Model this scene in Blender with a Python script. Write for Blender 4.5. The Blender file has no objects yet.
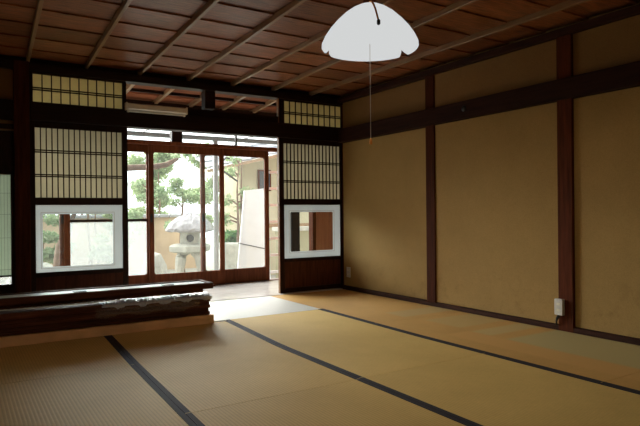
import bpy, bmesh, math, random
from mathutils import Matrix, Vector
random.seed(7)
S = bpy.context.scene
C = S.collection

# ------------------------------------------------------------ camera, sky, sun, exposure
cam = bpy.data.objects.new('camera', bpy.data.cameras.new('camera'))
C.objects.link(cam)
cam.data.sensor_width = 36.0
cam.data.lens = 575.0 / 640.0 * 36.0
cam.data.clip_start = 0.05
RX, RY, RZ = (0.8463, -0.0083, 0.5326), (-0.5326, 0.0044, 0.8463), (-0.0094, -0.9999, -0.0007)
M = Matrix(((RX[0], -RX[1], -RX[2], 0.0), (RY[0], -RY[1], -RY[2], 0.0), (RZ[0], -RZ[1], -RZ[2], 0.88), (0, 0, 0, 1)))
cam.matrix_world = M
S.camera = cam

world = bpy.data.worlds.new('overcast_sky'); S.world = world; world.use_nodes = True
bg = world.node_tree.nodes['Background']
bg.inputs['Color'].default_value = (0.93, 0.97, 1.0, 1)
bg.inputs['Strength'].default_value = 3.0

sun = bpy.data.objects.new('sun', bpy.data.lights.new('sun', 'SUN')); C.objects.link(sun)
sun.data.energy = 17.0
sun.data.angle = math.radians(55)
sun.data.color = (1.0, 0.97, 0.92)
sun.location = (2, 12, 6)
sun.rotation_euler = Vector((0.17, -1.0, -0.50)).to_track_quat('-Z', 'Y').to_euler()

def portal(name, loc, rot, sx, sy):                       # sampling help for the sky at an opening, gives no light itself
    l = bpy.data.lights.new(name, 'AREA'); l.shape = 'RECTANGLE'; l.size = sx; l.size_y = sy
    l.cycles.is_portal = True
    o = bpy.data.objects.new(name, l); C.objects.link(o); o.location = loc; o.rotation_euler = rot
portal('door_daylight', (2.2, 7.0, 0.95), (math.radians(-90), 0, 0), 5.2, 2.2)
portal('added_window_daylight', (-1.42, 1.2, 1.05), (math.radians(90), 0, math.radians(-90)), 4.2, 1.7)

S.view_settings.view_transform = 'Standard'
S.view_settings.look = 'None'
S.view_settings.gamma = 1.0
S.view_settings.use_curve_mapping = False
S.view_settings.exposure = 0.0

# ------------------------------------------------------------ materials
def new_mat(name):
    m = bpy.data.materials.new(name); m.use_nodes = True
    nt = m.node_tree
    return m, nt, nt.nodes['Principled BSDF']
def node(nt, t, **kw):
    n = nt.nodes.new(t)
    for k, v in kw.items():
        if hasattr(n, k): setattr(n, k, v)
        else: n.inputs[k].default_value = v
    return n
def ramp(nt, fac, stops):
    r = nt.nodes.new('ShaderNodeValToRGB'); e = r.color_ramp.elements
    while len(e) < len(stops): e.new(0.5)
    for i, (p, c) in enumerate(stops): e[i].position = p; e[i].color = (*c, 1)
    nt.links.new(fac, r.inputs['Fac']); return r
def coords(nt, scale, kind='Object', rnd=True):
    tc = nt.nodes.new('ShaderNodeTexCoord'); mp = nt.nodes.new('ShaderNodeMapping')
    mp.inputs['Scale'].default_value = scale
    nt.links.new(tc.outputs[kind], mp.inputs['Vector'])
    if rnd:
        oi = nt.nodes.new('ShaderNodeObjectInfo'); mul = nt.nodes.new('ShaderNodeMath'); mul.operation = 'MULTIPLY'; mul.inputs[1].default_value = 37.0
        nt.links.new(oi.outputs['Random'], mul.inputs[0])
        cb = nt.nodes.new('ShaderNodeCombineXYZ'); nt.links.new(mul.outputs[0], cb.inputs[0]); nt.links.new(mul.outputs[0], cb.inputs[1]); nt.links.new(mul.outputs[0], cb.inputs[2])
        nt.links.new(cb.outputs[0], mp.inputs['Location'])
    return mp.outputs['Vector']
def wood(name, dark, light, rough=0.45, scale=(1.2, 14, 14), vary=0.25, bump=0.15, spec=0.5):
    m, nt, b = new_mat(name)
    v = coords(nt, scale)
    n = node(nt, 'ShaderNodeTexNoise', Scale=3.0, Detail=7.0, Roughness=0.62); nt.links.new(v, n.inputs['Vector'])
    r = ramp(nt, n.outputs['Fac'], [(0.3, dark), (0.7, light)])
    oi = nt.nodes.new('ShaderNodeObjectInfo')
    mr = node(nt, 'ShaderNodeMapRange'); mr.inputs['To Min'].default_value = 1 - vary; mr.inputs['To Max'].default_value = 1 + vary
    nt.links.new(oi.outputs['Random'], mr.inputs['Value'])
    hs = nt.nodes.new('ShaderNodeHueSaturation'); nt.links.new(mr.outputs[0], hs.inputs['Value']); nt.links.new(r.outputs['Color'], hs.inputs['Color'])
    nt.links.new(hs.outputs['Color'], b.inputs['Base Color'])
    b.inputs['Roughness'].default_value = rough
    b.inputs['Specular IOR Level'].default_value = spec
    bp = node(nt, 'ShaderNodeBump', Strength=bump, Distance=0.004); nt.links.new(n.outputs['Fac'], bp.inputs['Height']); nt.links.new(bp.outputs['Normal'], b.inputs['Normal'])
    return m
def plain(name, col, rough=0.6, spec=0.5, noise=0.0, scale=8.0, metal=0.0, bump=0.0):
    m, nt, b = new_mat(name)
    b.inputs['Base Color'].default_value = (*col, 1); b.inputs['Roughness'].default_value = rough
    b.inputs['Specular IOR Level'].default_value = spec; b.inputs['Metallic'].default_value = metal
    v = coords(nt, (1, 1, 1))
    n = node(nt, 'ShaderNodeTexNoise', Scale=scale, Detail=5.0); nt.links.new(v, n.inputs['Vector'])
    k = noise
    r = ramp(nt, n.outputs['Fac'], [(0.3, tuple(c * (1 - k) for c in col)), (0.7, tuple(min(1, c * (1 + k)) for c in col))])
    nt.links.new(r.outputs['Color'], b.inputs['Base Color'])
    if bump:
        bp = node(nt, 'ShaderNodeBump', Strength=bump, Distance=0.01); nt.links.new(n.outputs['Fac'], bp.inputs['Height']); nt.links.new(bp.outputs['Normal'], b.inputs['Normal'])
    return m
def tatami(name, axis, col, col2, rough):
    m, nt, b = new_mat(name)
    tc = nt.nodes.new('ShaderNodeTexCoord')
    sc = (62.0, 1, 1) if axis == 'x' else (1, 62.0, 1)
    mp = nt.nodes.new('ShaderNodeMapping'); nt.links.new(tc.outputs['Object'], mp.inputs['Vector'])
    w = node(nt, 'ShaderNodeTexWave', Scale=10.0, Distortion=0.25, Detail=1.0); w.bands_direction = 'X' if axis == 'x' else 'Y'
    w.inputs['Detail Scale'].default_value = 0.3
    w.inputs['Scale'].default_value = 19.0
    nt.links.new(mp.outputs['Vector'], w.inputs['Vector'])
    v2 = coords(nt, (30, 500, 1) if axis == 'x' else (500, 30, 1))
    f = node(nt, 'ShaderNodeTexNoise', Scale=1.0, Detail=2.0); nt.links.new(v2, f.inputs['Vector'])
    v3 = coords(nt, (1, 1, 1))
    g = node(nt, 'ShaderNodeTexNoise', Scale=1.6, Detail=4.0, Roughness=0.6); nt.links.new(v3, g.inputs['Vector'])
    r1 = ramp(nt, g.outputs['Fac'], [(0.3, col2), (0.65, col)])
    r2 = ramp(nt, w.outputs['Fac'], [(0.0, (0.84, 0.82, 0.78)), (0.45, (1, 1, 1))])
    r3 = ramp(nt, f.outputs['Fac'], [(0.3, (0.86, 0.86, 0.84)), (0.7, (1.0, 1.0, 1.0))])
    mx = nt.nodes.new('ShaderNodeMixRGB'); mx.blend_type = 'MULTIPLY'; mx.inputs[0].default_value = 1; nt.links.new(r1.outputs[0], mx.inputs[1]); nt.links.new(r2.outputs[0], mx.inputs[2])
    my = nt.nodes.new('ShaderNodeMixRGB'); my.blend_type = 'MULTIPLY'; my.inputs[0].default_value = 1; nt.links.new(mx.outputs[0], my.inputs[1]); nt.links.new(r3.outputs[0], my.inputs[2])
    nt.links.new(my.outputs[0], b.inputs['Base Color'])
    b.inputs['Roughness'].default_value = rough; b.inputs['Specular IOR Level'].default_value = 0.3 if axis == 'x' else 0.8
    bp = node(nt, 'ShaderNodeBump', Strength=0.18, Distance=0.003); nt.links.new(w.outputs['Fac'], bp.inputs['Height']); nt.links.new(bp.outputs['Normal'], b.inputs['Normal'])
    return m, my, nt, b
def faded_patches(m, nt, src, b, rects):
    """old furniture marks: soft rectangles of unfaded or worn rush, in world metres"""
    geo = nt.nodes.new('ShaderNodeNewGeometry'); sp = nt.nodes.new('ShaderNodeSeparateXYZ'); nt.links.new(geo.outputs['Position'], sp.inputs[0])
    cur = src.outputs[0]
    def step(out, lo, hi):
        a = nt.nodes.new('ShaderNodeMapRange'); a.interpolation_type = 'SMOOTHSTEP'; a.inputs['From Min'].default_value = lo - 0.03; a.inputs['From Max'].default_value = lo + 0.03
        c = nt.nodes.new('ShaderNodeMapRange'); c.interpolation_type = 'SMOOTHSTEP'; c.inputs['From Min'].default_value = hi + 0.03; c.inputs['From Max'].default_value = hi - 0.03
        nt.links.new(out, a.inputs['Value']); nt.links.new(out, c.inputs['Value'])
        q = nt.nodes.new('ShaderNodeMath'); q.operation = 'MULTIPLY'; nt.links.new(a.outputs[0], q.inputs[0]); nt.links.new(c.outputs[0], q.inputs[1]); return q.outputs[0]
    for x0, x1, y0, y1, col, k in rects:
        q = nt.nodes.new('ShaderNodeMath'); q.operation = 'MULTIPLY'
        nt.links.new(step(sp.outputs['X'], x0, x1), q.inputs[0]); nt.links.new(step(sp.outputs['Y'], y0, y1), q.inputs[1])
        q2 = nt.nodes.new('ShaderNodeMath'); q2.operation = 'MULTIPLY'; q2.inputs[1].default_value = k; nt.links.new(q.outputs[0], q2.inputs[0])
        mx = nt.nodes.new('ShaderNodeMixRGB'); nt.links.new(q2.outputs[0], mx.inputs[0]); nt.links.new(cur, mx.inputs[1]); mx.inputs[2].default_value = (*col, 1)
        cur = mx.outputs[0]
    nt.links.new(cur, b.inputs['Base Color'])
def sheet(name, col, trans=0.6, noise=0.05, scale=30):      # paper or frosted sheet: diffuse + translucent
    m = bpy.data.materials.new(name); m.use_nodes = True; nt = m.node_tree; nt.nodes.remove(nt.nodes['Principled BSDF'])
    out = nt.nodes['Material Output']
    v = coords(nt, (1, 1, 1)); n = node(nt, 'ShaderNodeTexNoise', Scale=float(scale), Detail=4.0); nt.links.new(v, n.inputs['Vector'])
    r = ramp(nt, n.outputs['Fac'], [(0.3, tuple(c * (1 - noise) for c in col)), (0.7, col)])
    d = nt.nodes.new('ShaderNodeBsdfDiffuse'); t = nt.nodes.new('ShaderNodeBsdfTranslucent'); mx = nt.nodes.new('ShaderNodeMixShader'); mx.inputs[0].default_value = trans
    nt.links.new(r.outputs[0], d.inputs[0]); nt.links.new(r.outputs[0], t.inputs[0])
    nt.links.new(d.outputs[0], mx.inputs[1]); nt.links.new(t.outputs[0], mx.inputs[2]); nt.links.new(mx.outputs[0], out.inputs[0]); return m
def pane_mat(name, tint=(0.96, 0.98, 0.97), haze=0.0):
    m = bpy.data.materials.new(name); m.use_nodes = True; nt = m.node_tree; nt.nodes.remove(nt.nodes['Principled BSDF'])
    out = nt.nodes['Material Output']
    t = nt.nodes.new('ShaderNodeBsdfTransparent'); t.inputs[0].default_value = (*tint, 1)
    g = nt.nodes.new('ShaderNodeBsdfGlossy'); g.inputs['Roughness'].default_value = 0.03
    geo = nt.nodes.new('ShaderNodeNewGeometry'); dot = nt.nodes.new('ShaderNodeVectorMath'); dot.operation = 'DOT_PRODUCT'
    nt.links.new(geo.outputs['Normal'], dot.inputs[0]); nt.links.new(geo.outputs['Incoming'], dot.inputs[1])
    def mth(op, a, b_=None):
        q = nt.nodes.new('ShaderNodeMath'); q.operation = op
        for k, v in enumerate((a, b_)):
            if v is None: continue
            if isinstance(v, (int, float)): q.inputs[k].default_value = v
            else: nt.links.new(v, q.inputs[k])
        return q.outputs[0]
    fac = mth('ADD', mth('MULTIPLY', mth('POWER', mth('SUBTRACT', 1.0, mth('ABSOLUTE', dot.outputs['Value'])), 5.0), 0.9), 0.04)   # same on both faces of the thin sheet
    mx = nt.nodes.new('ShaderNodeMixShader'); nt.links.new(fac, mx.inputs[0]); nt.links.new(t.outputs[0], mx.inputs[1]); nt.links.new(g.outputs[0], mx.inputs[2])
    last = mx
    if haze:
        tl = nt.nodes.new('ShaderNodeBsdfTranslucent'); tl.inputs[0].default_value = (0.9, 0.93, 0.92, 1)
        m2 = nt.nodes.new('ShaderNodeMixShader'); m2.inputs[0].default_value = haze
        nt.links.new(mx.outputs[0], m2.inputs[1]); nt.links.new(tl.outputs[0], m2.inputs[2]); last = m2
    nt.links.new(last.outputs[0], out.inputs[0]); return m

W_POST = wood('dark_red_post_wood', (0.042, 0.011, 0.004), (0.125, 0.031, 0.011), 0.7, (14, 14, 1.0), spec=0.08)
W_BEAM = wood('dark_beam_wood', (0.022, 0.009, 0.006), (0.06, 0.022, 0.013), 0.65, (14, 1.0, 14), spec=0.1)
W_BEAMX = wood('dark_back_beam_wood', (0.012, 0.005, 0.003), (0.028, 0.011, 0.006), 0.5, (1.0, 14, 14), spec=0.2)
W_SHOJI = wood('shoji_frame_wood', (0.014, 0.005, 0.003), (0.034, 0.012, 0.006), 0.5, (8, 8, 2), spec=0.2)
W_LATT = wood('lattice_wood', (0.020, 0.010, 0.006), (0.038, 0.020, 0.012), 0.6, (8, 8, 2), spec=0.2)
W_KOSHI = wood('shoji_panel_wood', (0.045, 0.014, 0.007), (0.12, 0.036, 0.017), 0.5, (14, 14, 1.2), spec=0.2)
W_EDGE = wood('pale_worn_edge_wood', (0.20, 0.09, 0.035), (0.30, 0.14, 0.055), 0.5, (14, 14, 1.2))
W_DOOR = wood('red_brown_door_wood', (0.10, 0.026, 0.009), (0.21, 0.062, 0.023), 0.6, (12, 12, 1.2), spec=0.15)
W_CEIL = wood('ceiling_board_wood', (0.085, 0.025, 0.009), (0.47, 0.165, 0.062), 0.36, (2.2, 22, 8), 0.22, 0.7)
W_BATT = wood('ceiling_batten_wood', (0.26, 0.15, 0.075), (0.40, 0.25, 0.13), 0.28, (12, 1.0, 12), 0.1)
W_VCEIL = wood('veranda_ceiling_wood', (0.20, 0.07, 0.035), (0.36, 0.13, 0.06), 0.7, (1.2, 14, 8), spec=0.1)
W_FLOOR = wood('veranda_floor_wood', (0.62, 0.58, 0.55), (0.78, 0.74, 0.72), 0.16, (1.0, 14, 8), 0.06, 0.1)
W_STACK = wood('lacquered_stack_wood', (0.040, 0.014, 0.007), (0.15, 0.050, 0.024), 0.65, (1.0, 10, 10), 0.35, spec=0.15)
W_TAN = wood('worn_pine_wood', (0.28, 0.15, 0.07), (0.40, 0.24, 0.12), 0.55, (1.0, 10, 10))
PAPER_LO = sheet('shoji_paper', (0.56, 0.52, 0.41), 0.6)
PAPER_UP = sheet('aged_ranma_paper', (0.84, 0.75, 0.48), 0.6)
PAPER_WIN = sheet('white_window_paper', (0.46, 0.51, 0.43), 0.6)
PAPER_SIDE = sheet('added_window_paper', (0.46, 0.45, 0.42), 0.6)
FROST = sheet('frosted_glass_border', (0.60, 0.61, 0.61), 0.62, 0.01)
FROSTP = pane_mat('frosted_lower_pane', (0.7, 0.72, 0.72), haze=0.15)
GLASS = pane_mat('clear_window_glass', haze=0.012)
GLASS2 = pane_mat('clear_snow_viewing_glass', haze=0.0)
CLOTH = plain('dark_blue_border_cloth', (0.022, 0.020, 0.030), 0.7, 0.2, 0.15, 200)
KRAFT = plain('kraft_paper', (0.84, 0.52, 0.26), 0.6, 0.4, 0.15, 6, bump=0.4)
PLASTW = plain('white_plastic', (0.72, 0.71, 0.66), 0.4)
FIXT = plain('cream_enamel', (0.88, 0.85, 0.72), 0.35, noise=0.05)
BLACKP = plain('black_plastic', (0.02, 0.02, 0.02), 0.4)
CREAMW = plain('cream_render', (0.54, 0.48, 0.33), 0.9, 0.2, 0.08, 3)
EARTHW = plain('orange_earth_wall', (0.52, 0.39, 0.27), 0.9, 0.2, 0.2, 2)
STONE = plain('pale_granite', (0.50, 0.49, 0.42), 0.85, 0.3, 0.18, 9, bump=0.3)
STONER = plain('weathered_roof_stone', (0.40, 0.38, 0.38), 0.85, 0.3, 0.2, 12, bump=0.3)
GROUND = plain('pale_raked_gravel', (0.36, 0.35, 0.30), 0.95, 0.2, 0.2, 14, bump=0.3)
TILE = plain('grey_roof_tile', (0.34, 0.34, 0.36), 0.5, 0.5, 0.12, 5)
BARK = plain('tree_bark', (0.20, 0.13, 0.09), 0.9, 0.2, 0.3, 12, bump=0.5)
BOARDW = plain('white_sheet_board', (0.80, 0.81, 0.80), 0.5, noise=0.03)
ALU = plain('pale_aluminium', (0.70, 0.70, 0.70), 0.35, metal=0.4)
GUTTER = plain('grey_gutter', (0.07, 0.075, 0.075), 0.5, noise=0.1)
BROWNBD = wood('brown_storage_board', (0.32, 0.12, 0.06), (0.44, 0.19, 0.10), 0.5, (12, 12, 1))
def leaf_mat(name, a, b2):
    m = bpy.data.materials.new(name); m.use_nodes = True; nt = m.node_tree; nt.nodes.remove(nt.nodes['Principled BSDF']); out = nt.nodes['Material Output']
    v = coords(nt, (1, 1, 1)); n = node(nt, 'ShaderNodeTexNoise', Scale=9.0, Detail=2.0); nt.links.new(v, n.inputs['Vector'])
    r = ramp(nt, n.outputs['Fac'], [(0.35, a), (0.65, b2)])
    d = nt.nodes.new('ShaderNodeBsdfDiffuse'); t = nt.nodes.new('ShaderNodeBsdfTranslucent'); mx = nt.nodes.new('ShaderNodeMixShader'); mx.inputs[0].default_value = 0.5
    nt.links.new(r.outputs[0], d.inputs[0]); nt.links.new(r.outputs[0], t.inputs[0]); nt.links.new(d.outputs[0], mx.inputs[1]); nt.links.new(t.outputs[0], mx.inputs[2]); nt.links.new(mx.outputs[0], out.inputs[0]); return m
LEAF = [leaf_mat('fresh_leaf', (0.20, 0.30, 0.15), (0.40, 0.47, 0.29)), leaf_mat('pale_leaf', (0.24, 0.33, 0.16), (0.42, 0.49, 0.29)), leaf_mat('deep_leaf', (0.06, 0.16, 0.06), (0.18, 0.32, 0.12))]

# wall plaster with faint trowel mottling and low stains
def plaster(name, col):
    m, nt, b = new_mat(name)
    v = coords(nt, (1, 1, 1)); n = node(nt, 'ShaderNodeTexNoise', Scale=3.0, Detail=6.0, Roughness=0.7); nt.links.new(v, n.inputs['Vector'])
    v2 = coords(nt, (1, 1, 1), rnd=False); n2 = node(nt, 'ShaderNodeTexNoise', Scale=140.0, Detail=2.0); nt.links.new(v2, n2.inputs['Vector'])
    r = ramp(nt, n.outputs['Fac'], [(0.28, tuple(c * 0.86 for c in col)), (0.72, col)])
    r2 = ramp(nt, n2.outputs['Fac'], [(0.3, (0.86, 0.85, 0.83)), (0.6, (1, 1, 1))])
    mx = nt.nodes.new('ShaderNodeMixRGB'); mx.blend_type = 'MULTIPLY'; mx.inputs[0].default_value = 1; nt.links.new(r.outputs[0], mx.inputs[1]); nt.links.new(r2.outputs[0], mx.inputs[2])
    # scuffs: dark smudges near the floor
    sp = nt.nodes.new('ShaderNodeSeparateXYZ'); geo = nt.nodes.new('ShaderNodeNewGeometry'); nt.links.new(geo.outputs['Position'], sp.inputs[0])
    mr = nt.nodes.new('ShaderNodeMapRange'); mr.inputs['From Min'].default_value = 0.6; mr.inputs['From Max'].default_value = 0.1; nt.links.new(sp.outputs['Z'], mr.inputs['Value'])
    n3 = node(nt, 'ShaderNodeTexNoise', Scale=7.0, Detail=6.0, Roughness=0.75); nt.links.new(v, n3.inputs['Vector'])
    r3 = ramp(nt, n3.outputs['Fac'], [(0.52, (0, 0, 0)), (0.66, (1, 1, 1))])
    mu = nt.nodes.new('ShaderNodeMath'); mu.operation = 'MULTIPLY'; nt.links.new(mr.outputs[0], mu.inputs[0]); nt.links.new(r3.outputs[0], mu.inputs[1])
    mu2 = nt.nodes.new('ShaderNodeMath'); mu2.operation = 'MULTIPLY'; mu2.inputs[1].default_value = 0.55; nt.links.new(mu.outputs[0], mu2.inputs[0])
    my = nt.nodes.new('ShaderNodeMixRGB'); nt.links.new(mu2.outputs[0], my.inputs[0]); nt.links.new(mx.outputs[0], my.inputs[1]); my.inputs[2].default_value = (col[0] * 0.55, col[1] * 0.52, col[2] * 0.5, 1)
    nt.links.new(my.outputs[0], b.inputs['Base Color']); b.inputs['Roughness'].default_value = 0.85; b.inputs['Specular IOR Level'].default_value = 0.3
    bp = node(nt, 'ShaderNodeBump', Strength=0.3, Distance=0.002); nt.links.new(n2.outputs['Fac'], bp.inputs['Height']); nt.links.new(bp.outputs['Normal'], b.inputs['Normal'])
    return m
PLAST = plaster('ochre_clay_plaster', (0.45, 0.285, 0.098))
PLASTBR = plaster('brown_and_shaded_plaster', (0.32, 0.17, 0.055))
TAT, _s, _nt, _b = tatami('aged_rush_matting', 'x', (0.78, 0.545, 0.185), (0.68, 0.465, 0.15), 0.6)
TATX, _x, _y, _bx = tatami('cross_matting_painted_sheen', 'y', (0.80, 0.795, 0.77), (0.76, 0.755, 0.72), 0.4)  # rush matting painted near-white: window sheen put into the base colour
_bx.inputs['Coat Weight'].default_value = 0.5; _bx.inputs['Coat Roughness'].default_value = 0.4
TATR, s4, nt4, b4 = tatami('worn_rush_matting', 'x', (0.70, 0.41, 0.13), (0.60, 0.35, 0.105), 0.6)
faded_patches(TATR, nt4, s4, b4, [(3.17, 3.80, 1.0, 2.66, (0.50, 0.43, 0.20), 0.85), (3.17, 3.80, 2.80, 2.98, (0.56, 0.46, 0.21), 0.7), (3.2, 3.8, 3.12, 3.5, (0.54, 0.42, 0.18), 0.6), (2.95, 3.17, 1.2, 3.0, (0.66, 0.38, 0.13), 0.6), (3.15, 3.8, 3.7, 3.95, (0.5, 0.42, 0.22), 0.5)])

# ------------------------------------------------------------ mesh helpers
def add_box(bm, x0, x1, y0, y1, z0, z1, mat=None):
    v = [bm.verts.new(p) for p in ((x0, y0, z0), (x1, y0, z0), (x1, y1, z0), (x0, y1, z0), (x0, y0, z1), (x1, y0, z1), (x1, y1, z1), (x0, y1, z1))]
    for q in ((3, 2, 1, 0), (4, 5, 6, 7), (0, 1, 5, 4), (1, 2, 6, 5), (2, 3, 7, 6), (3, 0, 4, 7)): bm.faces.new([v[i] for i in q])
    if mat is not None: bmesh.ops.transform(bm, matrix=mat, verts=v)
    return v
def add_tube(bm, pts, rads, n=8, cap=True):
    rings = []
    for i, p in enumerate(pts):
        p = Vector(p); a = Vector(pts[max(0, i - 1)]); b = Vector(pts[min(len(pts) - 1, i + 1)]); d = (b - a).normalized()
        u = d.cross(Vector((0, 0, 1)) if abs(d.z) < 0.9 else Vector((1, 0, 0))).normalized(); w = d.cross(u)
        r = rads[i] if isinstance(rads, (list, tuple)) else rads
        rings.append([bm.verts.new(p + (u * math.cos(t) + w * math.sin(t)) * r) for t in [2 * math.pi * k / n for k in range(n)]])
    for A, B in zip(rings, rings[1:]):
        for k in range(n): bm.faces.new((A[k], A[(k + 1) % n], B[(k + 1) % n], B[k]))
    if cap: bm.faces.new(rings[0][::-1]); bm.faces.new(rings[-1])
def add_lathe(bm, prof, n=16, cx=0, cy=0, fn=None, cap=True):
    rings = []
    for r, z in prof:
        ring = []
        for k in range(n):
            t = 2 * math.pi * k / n; rr, zz = (r, z) if fn is None else fn(r, z, t)
            ring.append(bm.verts.new((cx + rr * math.cos(t), cy + rr * math.sin(t), zz)))
        rings.append(ring)
    for A, B in zip(rings, rings[1:]):
        for k in range(n): bm.faces.new((A[k], A[(k + 1) % n], B[(k + 1) % n], B[k]))
    if cap: bm.faces.new(rings[0][::-1]); bm.faces.new(rings[-1])
def obj(name, bm, mat, parent=None, loc=(0, 0, 0), bevel=0.0, smooth=False):
    bmesh.ops.recalc_face_normals(bm, faces=bm.faces)
    if bevel: bmesh.ops.bevel(bm, geom=bm.edges[:], offset=bevel, segments=1, affect='EDGES', profile=0.5)
    me = bpy.data.meshes.new(name); bm.to_mesh(me); bm.free(); me.materials.append(mat)
    if smooth:
        for p in me.polygons: p.use_smooth = True
    o = bpy.data.objects.new(name, me); C.objects.link(o); o.location = loc
    if parent is not None: o.parent = parent
    return o
def box(name, x0, x1, y0, y1, z0, z1, mat, parent=None, bevel=0.0, label=None):
    """box given in the parent's own coordinates; its origin is its centre"""
    bm = bmesh.new(); cx, cy, cz = (x0 + x1) / 2, (y0 + y1) / 2, (z0 + z1) / 2
    add_box(bm, x0 - cx, x1 - cx, y0 - cy, y1 - cy, z0 - cz, z1 - cz)
    o = obj(name, bm, mat, parent, (cx, cy, cz), bevel)
    if label: o['label'] = label
    return o
def again(o, loc, parent=None, rot=None):
    c = o.copy(); C.objects.link(c); c.location = loc
    if parent is not None: c.parent = parent
    if rot: c.rotation_euler = rot
    return c
def empty(name, loc=(0, 0, 0), rot=(0, 0, 0)):
    o = bpy.data.objects.new(name, None); C.objects.link(o); o.location = loc; o.rotation_euler = rot; o.empty_display_size = 0.1; return o
def tag(o, label, cat=None, group=None, kind=None):
    o['label'] = label
    if cat: o['category'] = cat
    if group: o['group'] = group
    if kind: o['kind'] = kind
    return o
def struct(o, label=None):
    o['kind'] = 'structure'
    if label: o['label'] = label
    return o

XL, XW, YF, YB, ZC = -1.35, 3.79, -1.6, 5.55, 2.235      # left wall, right plaster face, front wall, back (shoji) line, ceiling
XP = 3.725                                                # front face of the right wall's posts

# ------------------------------------------------------------ floor: mats with cloth borders, veranda boards
floor = struct(box('floor', XL - 0.1, XW + 0.1, YF - 0.1, 5.46, -0.12, -0.056, W_TAN), 'subfloor under aged tan tatami matting with dark borders')
fl = Vector(floor.location)
def L(x, y, z): return (x - fl.x, y - fl.y, z - fl.z)
def pw(tab):
    def f(y):
        if y <= tab[0][0]: return tab[0][1]
        for (a, p), (b_, q) in zip(tab, tab[1:]):
            if y <= b_: return p + (q - p) * (y - a) / (b_ - a)
        return tab[-1][1]
    return f
# the mats have crept a little: the joints between the rows are not quite straight
LA = pw([(0.5, 0.79), (2.30, 0.832), (3.43, 0.868), (4.40, 0.915)])
LB = pw([(0.5, 1.78), (1.83, 1.785), (3.36, 1.797), (4.40, 1.868)])
LC = pw([(1.52, 2.762), (3.07, 2.757), (4.40, 2.790)])
def const(v): return lambda y: v
def mat_piece(fx0, fx1, y0, y1, m, borders, ymax=99.0):
    g = 0.0018; N = 10; bw = 0.026
    cx, cy = (fx0(y0) + fx1(y0)) / 2, (y0 + y1) / 2
    bm = bmesh.new(); rows = []
    for i in range(N + 1):
        yy = y0 + g + (y1 - y0 - 2 * g) * i / N
        a, b_ = fx0(yy) - cx + g, fx1(yy) - cx - g
        rows.append([bm.verts.new(p) for p in ((a, yy - cy, -0.055), (a, yy - cy, 0), (b_, yy - cy, 0), (b_, yy - cy, -0.055))])
    for A, B in zip(rows, rows[1:]):
        for k in range(3): bm.faces.new((A[k], A[k + 1], B[k + 1], B[k]))
    bm.faces.new(rows[0]); bm.faces.new(rows[-1])
    o = obj('tatami_mat', bm, m, floor, L(cx, cy, 0))
    for side in borders:                                   # cloth strip folded over each long edge
        bm = bmesh.new(); rows = []
        for i in range(N + 1):
            yy = min(y0 + g + (y1 - y0 - 2 * g) * i / N, ymax + 0.0001 * i)
            if side == 'e': e = fx1(yy) - cx - g; prs = [(e + 0.0004, -0.02), (e + 0.0004, 0.0022), (e - bw, 0.0022), (e - bw, 0.0)]
            else: e = fx0(yy) - cx + g; prs = [(e - 0.0004, -0.02), (e - 0.0004, 0.0022), (e + bw, 0.0022), (e + bw, 0.0)]
            rows.append([bm.verts.new((p, yy - cy, z)) for p, z in prs])
        for A, B in zip(rows, rows[1:]):
            for k in range(3): bm.faces.new((A[k], A[k + 1], B[k + 1], B[k]))
        obj('border_cloth', bm, CLOTH, o)
    return o
c0, c1, cL = const(-1.10), const(-0.13), const(XL)
mat_piece(cL, c0, YF, 0.55, TAT, ''); mat_piece(cL, c0, 0.55, 5.45, TAT, '')
for a, b_, ys in ((c0, c1, [(YF, -0.40), (-0.40, 1.52), (1.52, 3.43), (3.43, 5.45)]), (c1, LA, [(YF, -0.40), (-0.40, 1.52), (1.52, 3.43), (3.43, 5.45)]),
                  (LA, LB, [(YF, 0.53), (0.53, 2.46), (2.46, 4.40)]), (LB, LC, [(YF, 0.53), (0.53, 2.47), (2.47, 4.44)])):
    for y0, y1 in ys: mat_piece(a, b_, y0, y1, TAT, 'ew')
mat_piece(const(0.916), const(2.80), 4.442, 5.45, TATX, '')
for (y0, y1) in ((YF, -0.2), (-0.2, 1.72), (1.72, 3.60), (3.60, 5.45)): mat_piece(LC, const(XP), y0, y1, TATR, 'w', 4.44)

vf = struct(box('floor', XL, 4.95, 5.64, 7.05, -0.14, -0.06, W_FLOOR), 'pale polished veranda floor boards outside the tatami room')
y = 5.64
while y < 7.04:
    w = 0.1765; box('floor_board', -3.15, 3.15, y - 6.345 + 0.0015, y + w - 6.345 - 0.0015, 0.04, 0.08, W_FLOOR, vf); y += w
struct(box('trim_1', XL, 3.86, 5.452, 5.638, -0.06, 0.004, W_FLOOR, bevel=0.002), 'worn wooden threshold between tatami and veranda')

# ------------------------------------------------------------ right wall
wr = struct(box('wall_right', XW + 0.01, XW + 0.12, YF, 5.65, -0.1, 2.4, PLAST), 'ochre clay plaster wall divided by dark red posts and a beam')
wl = Vector(wr.location)
def wbox(name, x0, x1, y0, y1, z0, z1, m, bev=0.0, label=None):
    return box(name, x0 - wl.x, x1 - wl.x, y0 - wl.y, y1 - wl.y, z0 - wl.z, z1 - wl.z, m, wr, bev, label)
posts = [(-0.36, -0.24), (1.10, 1.22), (2.525, 2.645), (3.945, 4.06)]
edges = [YF] + [v for p in posts for v in p] + [5.5]
for i in range(0, len(edges), 2):
    a, b_ = edges[i], edges[i + 1]
    xf = XW - 0.006 if b_ > 5.3 else 3.752
    wbox('plaster_panel', xf, XW + 0.01, a, b_, 0.04, 1.68, PLAST)
    wbox('plaster_panel', xf, XW + 0.01, a, b_, 1.84, 2.15, PLASTBR)  # browner plaster: shade above the beam is put into the colour
for k, (a, b_) in enumerate(posts): wbox('post', XP if k != 3 else XP + 0.012, XW + 0.01, a, b_, 0.0, 2.2, W_POST, 0.003)
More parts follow.
